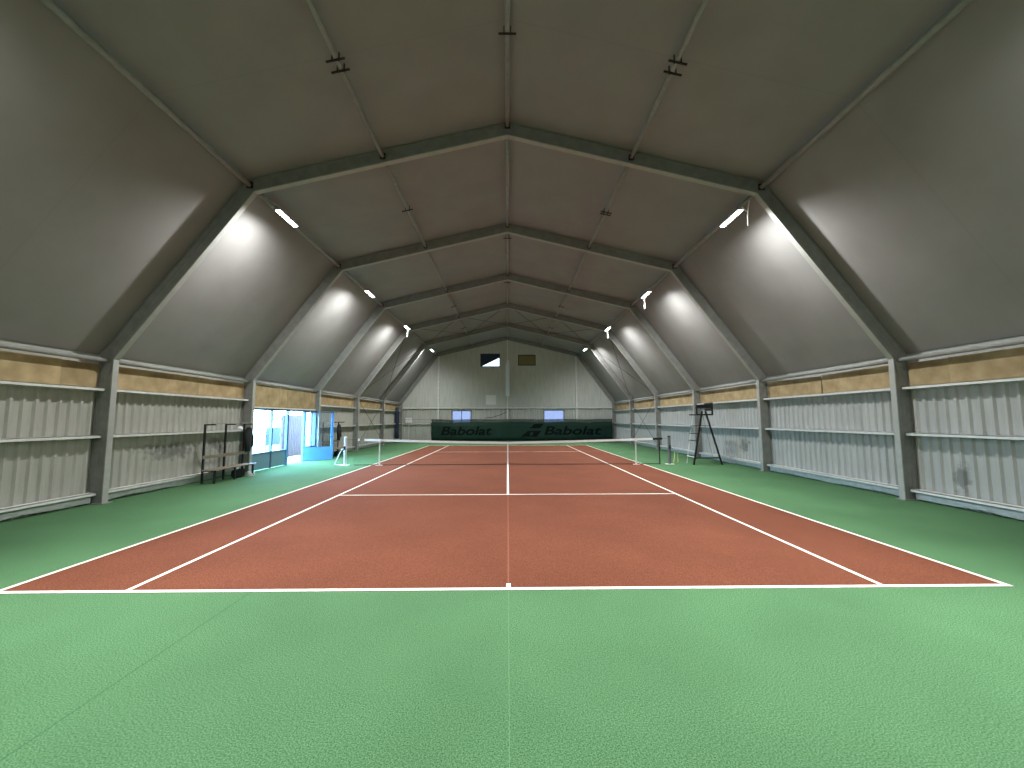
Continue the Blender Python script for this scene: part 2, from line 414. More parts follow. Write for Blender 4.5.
# ------------------------------------------------------------------ portal frames
def frame_at(i):
    y = FY[i]
    w = 'of the far gable wall' if i == 5 else ''
    lab = ('grey portal frame set against the far gable wall' if i == 5 else
           'grey steel portal frame, %s from the viewer, spanning wall to wall' % ORD[i])
    return y, lab
def seg(mb, k, s, d0, d1, hw, A0=None):
    a, b = offset_line(d0), offset_line(d1)
    q = [(s * a[k].x, a[k].y), (s * a[k + 1].x, a[k + 1].y), (s * b[k + 1].x, b[k + 1].y), (s * b[k].x, b[k].y)]
    mb.hexa([(x, -hw, z) for x, z in q], [(x, hw, z) for x, z in q])
def make_frame():
    r = empty('portal_frame')
    for s in (-1, 1):
        for k, nm in ((0, 'upright'), (1, 'lower_rafter'), (2, 'upper_rafter')):
            mb = MB(); D = 0.325
            seg(mb, k, s, 0.022, D - 0.02, 0.048)
            seg(mb, k, s, D - 0.02, D, 0.066)
            for d in (0.11, 0.21): seg(mb, k, s, d, d + 0.018, 0.053)
            o = mb.build(nm, 'alu', r)
            mb = MB(); seg(mb, k, s, 0.0, 0.022, 0.066); mb.build('flange', 'flange', o)['label'] = 'pale inner flange'
        # eave bracket: two slanting cheek plates with bolts
        mb = MB()
        for yy in (-0.058, 0.058):
            q = [(s * 8.93, 2.86), (s * 9.14, 3.02), (s * 8.98, 3.42), (s * 8.74, 3.40), (s * 8.88, 3.16)]
            mb.hexa([(x, yy - 0.005, z) for x, z in q], [(x, yy + 0.005, z) for x, z in q])
        for yy in (-0.066, 0.066):
            for (x, z) in ((8.98, 2.98), (8.92, 3.12), (8.90, 3.32), (8.99, 3.20)):
                mb.tube([(s * x, yy - 0.01, z), (s * x, yy + 0.01, z)], 0.014, 6)
        mb.build('eave_bracket', 'alu', r)
        mb = MB().box(min(s * 8.79, s * 9.19), max(s * 8.79, s * 9.19), -0.12, 0.12, 0.0, 0.018)
        mb.build('base_plate', 'alu', r)
        mb = MB()
        for yy in (-0.058, 0.058):
            q = [(s * 6.18, 6.95), (s * 6.28, 7.30), (s * 5.6, 7.46), (s * 5.55, 7.26), (s * 5.92, 7.17)]
            mb.hexa([(x, yy - 0.004, z) for x, z in q], [(x, yy + 0.004, z) for x, z in q])
        mb.build('knee_plate', 'alu', r)
    mb = MB()
    for yy in (-0.058, 0.058):
        q = [(-0.35, 8.52), (0, 8.60), (0.35, 8.52), (0.35, 8.76), (0, 8.85), (-0.35, 8.76)]
        mb.hexa([(x, yy - 0.004, z) for x, z in q], [(x, yy + 0.004, z) for x, z in q])
    mb.build('ridge_plate', 'alu', r)
    return r
fr = make_frame()
for i in range(6):
    y, lab = frame_at(i)
    o = fr if i == 0 else dup(fr)
    o.location = (0, y, 0); tag(o, lab, 'steel frame', 'portal frames of the hall')

# ------------------------------------------------------------------ purlins
def purlin(x, z, r, i, label, clips=(), ends=True):
    y0, y1 = bay_span(i, 0.05)
    e = empty('roof_purlin', (x, (y0 + y1) / 2, z), label, 'purlin', 'purlins between the frames'); O = e.location
    MB().tube([(x, y0, z), (x, y1, z)], r, 14).build('bar', 'tube', e, O, smooth=True)
    sx = 1 if x > 0.01 else (-1 if x < -0.01 else 0)
    if ends:
        for yy in (y0 + 0.02, y1 - 0.02):
            MB().box(x - r - 0.015, x + r + 0.015, yy - 0.02, yy + 0.02, z - r - 0.012, z + r + 0.03).build('end_shoe', 'brownblack', e, O)
    for yc in clips:
        mb = MB(); t = 0.16; dz = -0.24 * t * (1 if sx else 0)
        mb.bar((x - t, yc, z - r - 0.012 + (-dz if sx > 0 else dz)), (x + t, yc, z - r - 0.012 + (dz if sx > 0 else -dz)), 0.028, 0.022)
        for q in (-1, 1):
            zz = z - r - 0.012 + (dz * q if sx > 0 else -dz * q)
            mb.box(x + q * 0.06 - 0.008, x + q * 0.06 + 0.008, yc - 0.012, yc + 0.012, z - r - 0.03, z + r + 0.04)
        mb.build('clip', 'brownblack', e, O)
zmid = roof_z(2.95, 0.15)
for i in range(6):
    w = bay_words(i); y0, y1 = bay_span(i)
    rc = {0: (2.2,), 1: (), 2: (10.45,), 3: (15.5,)}.get(i, ())
    purlin(0.0, 8.80, 0.045, i, 'round steel purlin under the roof ridge, ' + w, rc)
    for s, side in ((-1, 'left'), (1, 'right')):
        c = {0: (1.95, 2.17), 1: (6.95,) if s < 0 else (7.03, 7.15), 2: (), 3: (17.2,), 4: (22.4,)}.get(i, ())
        purlin(s * 2.95, zmid, 0.043, i, 'round steel purlin halfway up the %s upper roof, %s' % (side, w), c)
        purlin(s * 6.03, 7.29, 0.055, i, 'round steel purlin along the %s knee of the roof, %s' % (side, w))
        if not False:
            purlin(s * 8.985, 3.155, 0.05, i, 'round eave purlin above the %s wall, %s' % (side, w), ends=False)

# wind bracing in the fourth-to-fifth bay
def brace(p, label):
    c = sum((Vector(q) for q in p), Vector()) / 4
    e = empty('wind_brace', c, label, 'bracing', 'crossed wind bracing')
    for a, b in ((p[0], p[2]), (p[1], p[3])):
        MB().tube([a, b], 0.012, 6).build('rod', 'brownblack', e, c)
ya, yb = FY[3] + 0.07, FY[4] - 0.07
for s, side in ((-1, 'left'), (1, 'right')):
    P = lambda x, d, y: (s * x, y, roof_z(x, d))
    brace([P(0.12, 0.17, ya), P(2.85, 0.17, ya), P(2.85, 0.17, yb), P(0.12, 0.17, yb)], 'thin crossed bracing rods beside the ridge on the %s roof slope' % side)
    brace([P(3.05, 0.17, ya), P(5.75, 0.17, ya), P(5.75, 0.17, yb), P(3.05, 0.17, yb)], 'thin crossed bracing rods beside the %s knee on the upper roof slope' % side)
    brace([(s * 6.2, ya, 7.0), (s * 8.85, ya, 3.4), (s * 8.85, yb, 3.4), (s * 6.2, yb, 7.0)], 'thin crossed bracing rods across the %s lower roof slope' % side)
    brace([(s * 8.93, ya, 3.0), (s * 8.93, ya, 0.3), (s * 8.93, yb, 0.3), (s * 8.93, yb, 3.0)], 'thin crossed bracing rods against the %s wall' % side)

# ------------------------------------------------------------------ floodlights
LAMP_TILT = math.radians(3)
LAMPS = {-1: [-1.3, 5.32, 11.47, 17.49, 24.87], 1: [-1.5, 5.07, 11.24, 17.38, 24.0]}
LX, LZ = 5.55, {-1: 6.87, 1: 6.77}
CABLE = {(1, 1), (1, 2), (-1, 3), (1, 3)}
WHERE = ['in the nearest bay, before the first frame', 'nearest lit one, just beyond the first frame', 'second lit one, beyond the second frame', 'third lit one, beyond the third frame', 'farthest lit one, near the far wall']
for s, side in ((-1, 'left'), (1, 'right')):
    for k, y in enumerate(LAMPS[s]):
        e = empty('floodlight', (s * LX, y, LZ[s]), 'lit white floodlight under the %s knee purlin, %s' % (side, WHERE[k]), 'lamp', 'floodlights along the knees of the roof')
        e.rotation_euler = (0, 0, 0)
        MB().box(-0.085, 0.085, -0.43, 0.43, 0.0, 0.06).build('housing', 'housing', e, bevel=0.012)
        MB().box(-0.055, 0.055, -0.41, 0.41, -0.018, 0.0).build('diffuser', 'lamp', e, bevel=0.005)
        for yy in (-0.33, 0.33):
            mb = MB(); mb.tube([(0, yy, 0.05), (s * 0.03, yy, 0.14), (s * (6.03 - LX - 0.04), yy, 7.29 - LZ[s] - 0.02)], 0.014, 6); mb.tube([(s * (6.03 - LX), yy - 0.02, 7.29 - LZ[s]), (s * (6.03 - LX), yy + 0.02, 7.29 - LZ[s])], 0.068, 12)
            mb.build('bracket', 'housing', e)
        if (s, k) in CABLE:
            yy = -0.52 if s > 0 and k == 1 else 0.5
            mb = MB().tube([(s * 0.16, yy, 0.17), (s * 0.13, yy + 0.01, 0.02), (s * 0.10, yy, -0.20), (s * 0.11, yy + 0.02, -0.42)], 0.014, 6)
            mb.tube([(0.0, yy + 0.04, 0.03), (s * 0.05, yy + 0.02, -0.05), (s * 0.11, yy, -0.10)], 0.012, 6)
            mb.build('cable', 'white', e)
        # each fixture throws one beam outwards along the wall slope and one inwards over the court
        fo, fi = ((0.45, 1.95) if k == 0 else (1.05, 1.0))
        for (tin, en, sz, bl) in ((-20, fo * 830, 172, 1.0), (22 if k else 30, fi * 1850, 106 if k else 108, 0.9)):
            ld = bpy.data.lights.new('flood_beam', 'SPOT'); ld.energy = en; ld.color = (0.97, 1.0, 0.98)
            ld.spot_size = math.radians(sz); ld.spot_blend = bl; ld.shadow_soft_size = 0.045
            lo = bpy.data.objects.new('flood_beam', ld); COL.objects.link(lo)
            lo.location = (s * LX, y, LZ[s] - 0.05); tin = math.radians(tin)
            d = Vector((-s * math.sin(tin), math.sin(math.radians(8)) if tin < 0 else -math.sin(LAMP_TILT), -math.cos(tin)))
            lo.rotation_euler = d.to_track_quat('-Z', 'Y').to_euler()

# ------------------------------------------------------------------ far gable wall
wf = empty('wall_far', (0, Y_GABLE, 0), kind='structure', label='far gable wall of flat grey sheet above ribbed sheet'); WFO = (0, Y_GABLE, 0)
TRI = [(-2.20, 6.38), (-0.80, 6.38), (-0.80, 7.12)]
HOLES = [(-2.27, -0.70, 6.34, 7.37)]
xs = sorted({-9.2, -6.2, 0.0, 6.2, 9.2, -2.27, -0.70, -offset_line(0.34)[2].x, offset_line(0.34)[2].x})
mb = MB(); ZB = 2.74
def tz(x): return roof_z(min(abs(x), 9.15), 0.34)
for a, b in zip(xs, xs[1:]):
    cells = [(ZB, None)]
    for (h0, h1, z0, z1) in HOLES:
        if a >= h0 - 1e-6 and b <= h1 + 1e-6: cells = [(ZB, z0), (z1, None)]
    for z0, z1 in cells:
        za, zb = (tz(a), tz(b)) if z1 is None else (z1, z1)
        mb.hexa([(a, Y_GABLE, z0), (b, Y_GABLE, z0), (b, Y_GABLE, zb), (a, Y_GABLE, za)], [(a, Y_GABLE + 0.05, z0), (b, Y_GABLE + 0.05, z0), (b, Y_GABLE + 0.05, zb), (a, Y_GABLE + 0.05, za)])
# low standing ribs of the flat sheet
x = -8.7
while x < 8.9:
    if not (-2.4 < x < -0.55):
        mb.box(x - 0.008, x + 0.008, Y_GABLE - 0.010, Y_GABLE, ZB, tz(x) - 0.05)
    x += 0.30
mb.build('upper_sheet', 'sheetu', wf, WFO)
W1 = (-4.72, -3.08, 1.45, 2.56); W2 = (3.06, 4.80, 1.45, 2.58)
mb = MB()
for a, b in ((-9.2, W1[0]), (W1[1], W2[0]), (W2[1], 9.2)):
    corr_wall(mb, 'y+', a, b, 0, 2.76, Y_GABLE + 0.03); mb.box(a, b, Y_GABLE + 0.04, Y_GABLE + 0.06, 0, 2.76)
for (a, b, z0, z1) in (W1, W2):
    corr_wall(mb, 'y+', a, b, 0, z0, Y_GABLE + 0.03); corr_wall(mb, 'y+', a, b, z1, 2.76, Y_GABLE + 0.03)
    mb.box(a, b, Y_GABLE + 0.04, Y_GABLE + 0.06, 0, z0); mb.box(a, b, Y_GABLE + 0.04, Y_GABLE + 0.06, z1, 2.76)
mb.build('lower_sheet', 'sheetf', wf, WFO)
MB().box(-9.0, 9.0, Y_GABLE - 0.16, Y_GABLE - 0.02, 2.72, 2.80).build('belt_rail', 'rail', wf, WFO)
for a, b in ((-9.0, -5.9), (-5.72, -0.09), (0.09, 5.72), (5.9, 9.0)):
    MB().box(a, b, Y_GABLE - 0.14, Y_GABLE - 0.03, 1.40, 1.46).build('rail', 'rail', wf, WFO)
for n, W, split in ((1, W1, True), (2, W2, False)):
    w = empty('window_%d' % n, ((W[0] + W[1]) / 2, Y_GABLE, W[2]), kind='structure', label='small blue-lit window in the far gable wall'); O = w.location
    mb = MB(); t = 0.06; a, b, z0, z1 = W; f0, f1 = Y_GABLE - 0.04, Y_GABLE + 0.07
    mb.box(a, b, f0, f1, z1 - t, z1); mb.box(a, b, f0, f1, z0, z0 + t); mb.box(a, a + t, f0, f1, z0, z1); mb.box(b - t, b, f0, f1, z0, z1)
    if split: mb.box((a + b) / 2 - 0.025, (a + b) / 2 + 0.025, f0, f1, z0, z1)
    mb.build('window_frame', 'bluegrey', w, O)
    MB().box(a + t, b - t, Y_GABLE + 0.02, Y_GABLE + 0.028, z0 + t, z1 - t).build('pane', 'pane_blue', w, O)
# gable posts
POSTS = [(-5.83, 7.15), (0.0, 8.55), (5.83, 7.15)]
names = ['left pale vertical post of the far gable', 'tall central post of the far gable under the ridge', 'right pale vertical post of the far gable']
for (x, zt), lab in zip(POSTS, names):
    e = empty('gable_post', (x, Y_GABLE - 0.22, 0), lab, 'post', 'posts of the far gable'); O = e.location
    w = 0.065 if x else 0.05
    MB().box(x - w, x + w, Y_GABLE - 0.30, Y_GABLE - 0.17, 0.018, zt).build('post', 'rail', e, O, bevel=0.008)
    MB().box(x - 0.13, x + 0.13, Y_GABLE - 0.36, Y_GABLE - 0.11, 0.0, 0.018).build('base_plate', 'alu', e, O)
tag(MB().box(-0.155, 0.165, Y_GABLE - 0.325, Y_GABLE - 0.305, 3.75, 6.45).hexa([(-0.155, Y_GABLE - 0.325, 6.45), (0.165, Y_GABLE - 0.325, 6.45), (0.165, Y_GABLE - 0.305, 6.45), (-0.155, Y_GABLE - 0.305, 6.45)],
    [(0.03, Y_GABLE - 0.325, 6.85), (0.09, Y_GABLE - 0.325, 6.85), (0.09, Y_GABLE - 0.305, 6.85), (0.03, Y_GABLE - 0.305, 6.85)]).build('post_sunlit_strip', 'sunlit_blue', origin=(0, Y_GABLE - 0.31, 3.75)),
    'pale blue strip of painted sunlight on the upper part of the central gable post', 'strip')  # thin pale strip standing in for sunlight falling on the post
# vents
v = empty('gable_vent', (-1.48, Y_GABLE, 6.34), 'dark vent high in the gable with a bright triangle of sky', 'vent'); O = v.location
mb = MB(); a, b, z0, z1 = HOLES[0]; t = 0.05
mb.box(a - t, b + t, Y_GABLE - 0.03, Y_GABLE + 0.06, z1, z1 + t); mb.box(a - t, b + t, Y_GABLE - 0.03, Y_GABLE + 0.06, z0 - t, z0)
mb.box(a - t, a, Y_GABLE - 0.03, Y_GABLE + 0.06, z0, z1); mb.box(b, b + t, Y_GABLE - 0.03, Y_GABLE + 0.06, z0, z1); mb.build('vent_frame', 'brownblack', v, O)
q = [(a, z0), (a + 0.08, z0), (b - 0.02, 7.06), (b, 7.06), (b, z1), (a, z1)]
MB().hexa([(x, Y_GABLE + 0.005, z) for x, z in q], [(x, Y_GABLE + 0.03, z) for x, z in q]).build('flap', 'navy', v, O)
MB().box(a, b, Y_GABLE + 0.035, Y_GABLE + 0.041, z0, z1).build('pane', 'pane_dimmer', v, O)  # added tinted pane that dims the sky light entering the open vent
v = empty('vent_cover', (1.65, Y_GABLE - 0.03, 6.42), 'olive brown board closing the right-hand vent high in the gable', 'board'); O = v.location
MB().box(0.93, 2.38, Y_GABLE - 0.035, Y_GABLE - 0.012, 6.42, 7.28).build('board', 'olive', v, O)
mb = MB()
for (x0, x1, z0, z1) in ((0.9, 2.41, 7.25, 7.31), (0.9, 2.41, 6.39, 6.45), (0.9, 0.96, 6.39, 7.31), (2.35, 2.41, 6.39, 7.31)): mb.box(x0, x1, Y_GABLE - 0.045, Y_GABLE - 0.03, z0, z1)
mb.build('batten', 'brownblack', v, O)
tag(MB().box(-1.84, -0.98, Y_GABLE - 0.03, Y_GABLE - 0.012, 3.05, 3.86).build('gable_light_patch', 'white', origin=(-1.4, Y_GABLE - 0.02, 3.05)), 'small pale rectangular patch of painted light on the gable above the belt rail', 'patch')  # white panel standing in for a patch of light on the gable
# electrical box and a loose cable on the gable
e = empty('fuse_box', (-8.32, Y_GABLE - 0.1, 1.5), 'small white electrical box on the far wall, in its left corner', 'electrical box'); O = e.location
MB().box(-8.60, -8.06, Y_GABLE - 0.16, Y_GABLE - 0.02, 1.52, 1.96).build('case', 'white', e, O, bevel=0.015)
MB().box(-8.56, -8.10, Y_GABLE - 0.175, Y_GABLE - 0.16, 1.56, 1.92).build('lid', 'white', e, O, bevel=0.005)
MB().tube([(-8.33, Y_GABLE - 0.08, 1.52), (-8.35, Y_GABLE - 0.08, 0.8), (-8.33, Y_GABLE - 0.07, 0.05)], 0.018, 6).build('conduit', 'rail', e, O)
tag(MB().tube([(-1.9, Y_GABLE - 0.2, 1.9), (-1.2, Y_GABLE - 0.2, 2.0), (-0.5, Y_GABLE - 0.2, 2.22), (-0.08, Y_GABLE - 0.2, 2.42)], 0.022, 6).build('loose_cable', 'brownblack', origin=(-1, Y_GABLE - 0.2, 2)), 'dark cable sagging across the gable left of the central post', 'cable')

# ------------------------------------------------------------------ windbreak curtain
CY = 29.30
def wave(x): return 0.045 * math.sin(x * 2.1) + 0.03 * math.sin(x * 5.3 + 1) + 0.018 * math.sin(x * 11.7)
cu = empty('windbreak', (1.2, CY, 0), 'long dark green windbreak printed with dark lettering, hung before the far wall', 'windbreak'); O = cu.location
def strip(x0, x1, zlo, zhi, m, name, n=160):
    mb = MB(); rows = 4
    for k in range(n + 1):
        x = x0 + (x1 - x0) * k / n
        for r in range(rows + 1):
            t = r / rows; z = zlo(x) + (zhi(x) - zlo(x)) * t
            xx = x + (0.25 * (1 - t) if k == 0 else 0) * 1
            mb.v.append((xx, CY + wave(x) * (1.0 - 0.6 * (z / 1.8)), z))
    for k in range(n):
        for r in range(rows):
            i = k * (rows + 1) + r; mb.f.append((i, i + rows + 1, i + rows + 2, i + 1))
    o = mb.build(name, m, cu, O, smooth=True)
    md = o.modifiers.new('thickness', 'SOLIDIFY'); md.thickness = 0.004
    return o
top = lambda x: 1.80 + 0.02 * math.sin(x * 1.7) + (0.06 if x < -6.2 else 0) * math.sin(x * 9)
hem = lambda x: top(x) - 0.24
strip(-6.42, 8.76, lambda x: 0.045, hem, 'cloth', 'cloth'); strip(-6.42, 8.76, hem, top, 'clothtop', 'top_hem')
MB().tube([(-8.8, CY, 1.80), (-6.4, CY, 1.815), (1.2, CY, 1.80), (8.8, CY, 1.815)], 0.008, 6).build('suspension_wire', 'brownblack', cu, O)
def lettering(text, x0, x1, z0, hcap):
    fc = bpy.data.curves.new('lettering', 'FONT'); fc.body = text; fc.size = 1.0; fc.shear = 0.22; fc.offset = 0.022; fc.extrude = 0.004
    to = bpy.data.objects.new('tmp', fc); COL.objects.link(to)
    bpy.context.view_layer.update()
    dg = bpy.context.evaluated_depsgraph_get(); me = bpy.data.meshes.new_from_object(to.evaluated_get(dg))
    bpy.data.objects.remove(to)
    bm = bmesh.new(); bm.from_mesh(me)
    bmesh.ops.triangulate(bm, faces=bm.faces)
    bmesh.ops.subdivide_edges(bm, edges=[e for e in bm.edges if e.calc_length() > 0.15], cuts=2, use_grid_fill=True)
    X = [v.co.x for v in bm.verts]; Y = [v.co.y for v in bm.verts]; mnx, mxx, mny, mxy = min(X), max(X), min(Y), max(Y)
    for v in bm.verts:
        x = x0 + (v.co.x - mnx) / (mxx - mnx) * (x1 - x0); z = z0 + (v.co.y - mny) / (mxy - mny) * hcap; d = v.co.z
        v.co = Vector((x, CY + wave(x) * (1.0 - 0.6 * (z / 1.8)) - 0.022 - d, z)) - Vector(O)
    bm.to_mesh(me); bm.free()
    me.materials.clear(); me.materials.append(M['print'])
    o = bpy.data.objects.new('lettering', me); COL.objects.link(o); o.parent = cu; return o
lettering('Babolat', 3.05, 7.85, 0.50, 0.72)
lettering('Babolat', -5.55, -1.30, 0.50, 0.72)
# two slanting bars of the emblem, the upper one set forward
def emblem(pts):
    mb = MB(); n = 10
    (a, b, c, d) = [Vector((p[0], p[1])) for p in pts]
    def P(u, v, off):
        p = (a * (1 - u) + b * u) * (1 - v) + (d * (1 - u) + c * u) * v
        return (p.x, CY + wave(p.x) * (1.0 - 0.6 * (p.y / 1.8)) - off, p.y)
    for k in range(n):
        u0, u1 = k / n, (k + 1) / n
        mb.hexa([P(u0, 0, 0.02), P(u1, 0, 0.02), P(u1, 1, 0.02), P(u0, 1, 0.02)], [P(u0, 0, 0.026), P(u1, 0, 0.026), P(u1, 1, 0.026), P(u0, 1, 0.026)])
    return mb
mb = emblem([(1.78, 1.06), (2.72, 1.06), (3.02, 1.44), (2.20, 1.40)])
m2 = emblem([(1.10, 0.36), (2.45, 0.36), (2.80, 0.84), (1.68, 0.84)])
k = len(mb.v); mb.v += m2.v; mb.f += [tuple(i + k for i in f) for f in m2.f]
mb.build('emblem', 'print', cu, O)

# folded dark curtain in the far left corner
mb = MB(); n = 18
ring = []
for k in range(n):
    t = 2 * math.pi * k / n; rr = 0.16 + 0.035 * math.sin(5 * t)
    ring.append((rr * math.cos(t), rr * 0.8 * math.sin(t)))
for zi, (z, sc) in enumerate(((0.28, 1.05), (0.9, 0.95), (1.6, 1.0), (2.3, 0.85), (2.8, 0.7))):
    mb.v += [(-8.93 + x * sc, 28.2 + y * sc, z) for x, y in ring]
for zi in range(4):
    for k in range(n):
        q = (k + 1) % n; mb.f.append((zi * n + k, zi * n + q, (zi + 1) * n + q, (zi + 1) * n + k))
mb.f.append(tuple(range(4 * n, 5 * n))); mb.f.append(tuple(range(n - 1, -1, -1)))
tag(mb.build('folded_curtain', 'navy', origin=(-8.93, 28.2, 0.28), smooth=True), 'dark blue gathered curtain hanging at the far end of left wall', 'curtain')

# ------------------------------------------------------------------ net
NY = 11.885
def net_z(x): return 0.914 + (1.07 - 0.914) * (abs(x) / 6.4) ** 1.3
nt = empty('tennis_net', (0, NY, 0), 'tennis net with white headband stretched across the red court', 'net'); O = nt.location
mb = MB(); r = 0.0011; XE = 6.15
x = -XE
while x <= XE + 1e-6:
    zt = net_z(x); mb.box(x - r, x + r, NY - r, NY + r, 0.03, zt - 0.03); x += 0.046
z = 0.05
while z < 0.9:
    f = z / 0.914; xs_ = [-XE + 2 * XE * k / 24 for k in range(25)]
    for a, b in zip(xs_, xs_[1:]):
        za, zb = f * net_z(a), f * net_z(b); mb.hexa([(a, NY - r, za - r), (a, NY + r, za - r), (a, NY + r, za + r), (a, NY - r, za + r)], [(b, NY - r, zb - r), (b, NY + r, zb - r), (b, NY + r, zb + r), (b, NY - r, zb + r)])
    z += 0.046
tag(mb.build('netting', 'net', nt, O), kind='stuff')
def band(x0, x1, m, name):
    mb = MB(); n = 30
    for k in range(n):
        a = x0 + (x1 - x0) * k / n; b = x0 + (x1 - x0) * (k + 1) / n; za, zb = net_z(a), net_z(b); h = 0.085
        mb.hexa([(a, NY - 0.012, za - h), (a, NY + 0.012, za - h), (a, NY + 0.008, za), (a, NY - 0.008, za)], [(b, NY - 0.012, zb - h), (b, NY + 0.012, zb - h), (b, NY + 0.008, zb), (b, NY - 0.008, zb)])
    mb.build(name, m, nt, O)
band(-5.75, 5.86, 'white', 'headband'); band(5.86, 6.25, 'black', 'end_sleeve'); band(-6.0, -5.93, 'white', 'end_tab')
xs_ = [-6.50 + 13.02 * k / 40 for k in range(41)]
MB().tube([(x, NY, net_z(x) - 0.04) for x in xs_], 0.005, 6).build('cable', 'brownblack', nt, O)
MB().tube([(x, NY, 0.018 + 0.012 * math.exp(-(x * 1.2) ** 2)) for x in [-XE + 2 * XE * k / 40 for k in range(41)]], 0.014, 6).build('bottom_cord', 'net', nt, O)
MB().box(-0.025, 0.025, NY - 0.016, NY + 0.016, 0.006, 0.905).build('centre_strap', 'white', nt, O)
MB().box(6.10, 6.14, NY - 0.015, NY + 0.015, 0.02, 0.96).build('side_batten', 'brownblack', nt, O)

def net_post(x, m, label):
    s = 1 if x > 0 else -1
    e = empty('net_post', (x, NY, 0), label, 'net post'); O = e.location
    MB().tube([(x, NY, 0.0), (x, NY, 1.10)], 0.058, 14).build('tube', m, e, O)
    MB().tube([(x, NY, 1.10), (x, NY, 1.125), (x, NY, 1.14)], [0.064, 0.064, 0.03], 14).build('cap', 'white' if s < 0 else 'black', e, O)
    MB().box(x - 0.15, x + 0.15, NY - 0.12, NY + 0.12, 0.0, 0.02).build('base', 'white', e, O)
    if s < 0: MB().tube([(x, NY, 0.66), (x + s * 0.13, NY, 0.63), (x + s * 0.20, NY, 0.52), (x + s * 0.40, NY, 0.05), (x + s * 0.41, NY, 0.028), (x + s * 0.36, NY, 0.022), (x, NY, 0.022)], 0.022, 8).build('brace', 'white', e, O)
    mb = MB(); mb.box(x - 0.03, x + 0.03, NY - 0.10, NY - 0.05, 0.62, 0.76); mb.tube([(x, NY - 0.09, 0.69), (x, NY - 0.13, 0.69), (x + 0.08, NY - 0.14, 0.62)], 0.01, 6)
    mb.build('crank', 'black', e, O)
net_post(-6.50, 'lilac', 'white net post left of the court with bent white brace')
net_post(6.52, 'postgrey', 'grey net post right of the court, left of the umpire chair')
def stick(x, label):
    e = empty('singles_stick', (x, NY - 0.05, 0), label, 'net prop'); O = e.location
    MB().box(x - 0.02, x + 0.02, NY - 0.07, NY - 0.03, 0.012, net_z(x) + 0.0).build('stick', 'rail', e, O)
    MB().box(x - 0.035, x + 0.035, NY - 0.075, NY - 0.013, net_z(x) - 0.10, net_z(x) + 0.012).build('fork', 'white', e, O)
    MB().box(x - 0.13, x + 0.13, NY - 0.12, NY + 0.03, 0.0056, 0.014).build('foot', 'white', e, O)
stick(-5.12, 'pale stick propping up the left end of the net'); stick(5.15, 'pale stick propping up the right end of the net')
# thin pale frame standing between the right net post and the umpire chair
e = empty('wire_frame', (7.0, 12.6, 0), 'thin yellowish wire frame lying between right net post and umpire chair', 'wire frame'); O = e.location
MB().tube([(6.72, 12.0, 0.015), (6.9, 12.3, 0.30), (7.15, 12.9, 0.42), (7.3, 12.95, 0.40), (7.05, 12.35, 0.012), (6.72, 12.0, 0.015)], 0.010, 6).build('wire', mat('yellow_wire', (0.45, 0.48, 0.16), 0.5), e, O)

# ------------------------------------------------------------------ umpire chair
UX, UY = 7.9, 11.62
u = empty('umpire_chair', (UX, UY, 0), 'tall black umpire chair with ladder standing beside the right wall', 'umpire chair'); O = u.location
DY = 0.62
ya_, yb_ = UY, UY + DY
MB().bar((7.37, ya_, 0), (7.79, ya_, 2.12), 0.055, 0.055, (0, 1, 0)).build('leg', 'black', u, O)
MB().bar((8.50, ya_, 0), (7.92, ya_, 2.12), 0.055, 0.055, (0, 1, 0)).build('leg', 'black', u, O)
for (x0, x1) in ((7.37, 7.70), (8.50, 8.10)):
    o = MB().tube([(x0, yb_, 0.0), (x1, yb_, 1.98)], 0.013, 8).build('leg', 'rail' if x0 < 8 else 'tube', u, O); o['label'] = 'thin pale leg'
MB().bar((7.425, ya_, 0.27), (8.426, ya_, 0.27), 0.04, 0.05, (0, 1, 0)).build('side_stretcher', 'black', u, O)
MB().bar((7.675, ya_, 1.53), (8.08, ya_, 1.53), 0.03, 0.035, (0, 1, 0)).build('side_stretcher', 'black', u, O)
mb = MB(); mb.bar((7.575, ya_, 1.98), (7.575, ya_, 2.32), 0.045, 0.045); mb.bar((8.20, ya_, 1.98), (8.20, ya_, 2.46), 0.05, 0.05); mb.bar((7.55, ya_, 2.31), (8.22, ya_, 2.31), 0.06, 0.13)
mb.build('armrest', 'black', u, O)
o = MB().tube([(7.575, yb_, 1.98), (7.575, yb_, 2.30), (7.62, yb_, 2.34), (8.20, yb_, 2.34), (8.20, yb_, 1.98)], 0.011, 8).build('armrest', 'tube', u, O); o['label'] = 'thin pale armrest'
MB().box(7.55, 8.22, UY - 0.02, UY + DY + 0.02, 1.955, 2.01).build('seat', 'black', u, O, bevel=0.01)
mb = MB(); mb.box(8.185, 8.215, UY, UY + DY, 2.14, 2.24); mb.box(8.185, 8.215, UY, UY + DY, 2.36, 2.46); mb.build('backrest', 'black', u, O, bevel=0.006)
MB().tube([(8.44, ya_, 0.27), (8.44, yb_, 0.27)], 0.012, 8).build('rear_stretcher', 'rail', u, O)
for z, mm in ((0.30, 'white'), (0.94, 'black'), (1.22, 'black'), (1.53, 'black')):
    xe = 7.37 + z / 2.12 * 0.42; xf = 7.37 + z / 1.98 * 0.33
    MB().bar((xe - 0.02, ya_, z), (xf - 0.02, yb_, z), 0.07, 0.028).build('step', mm, u, O)

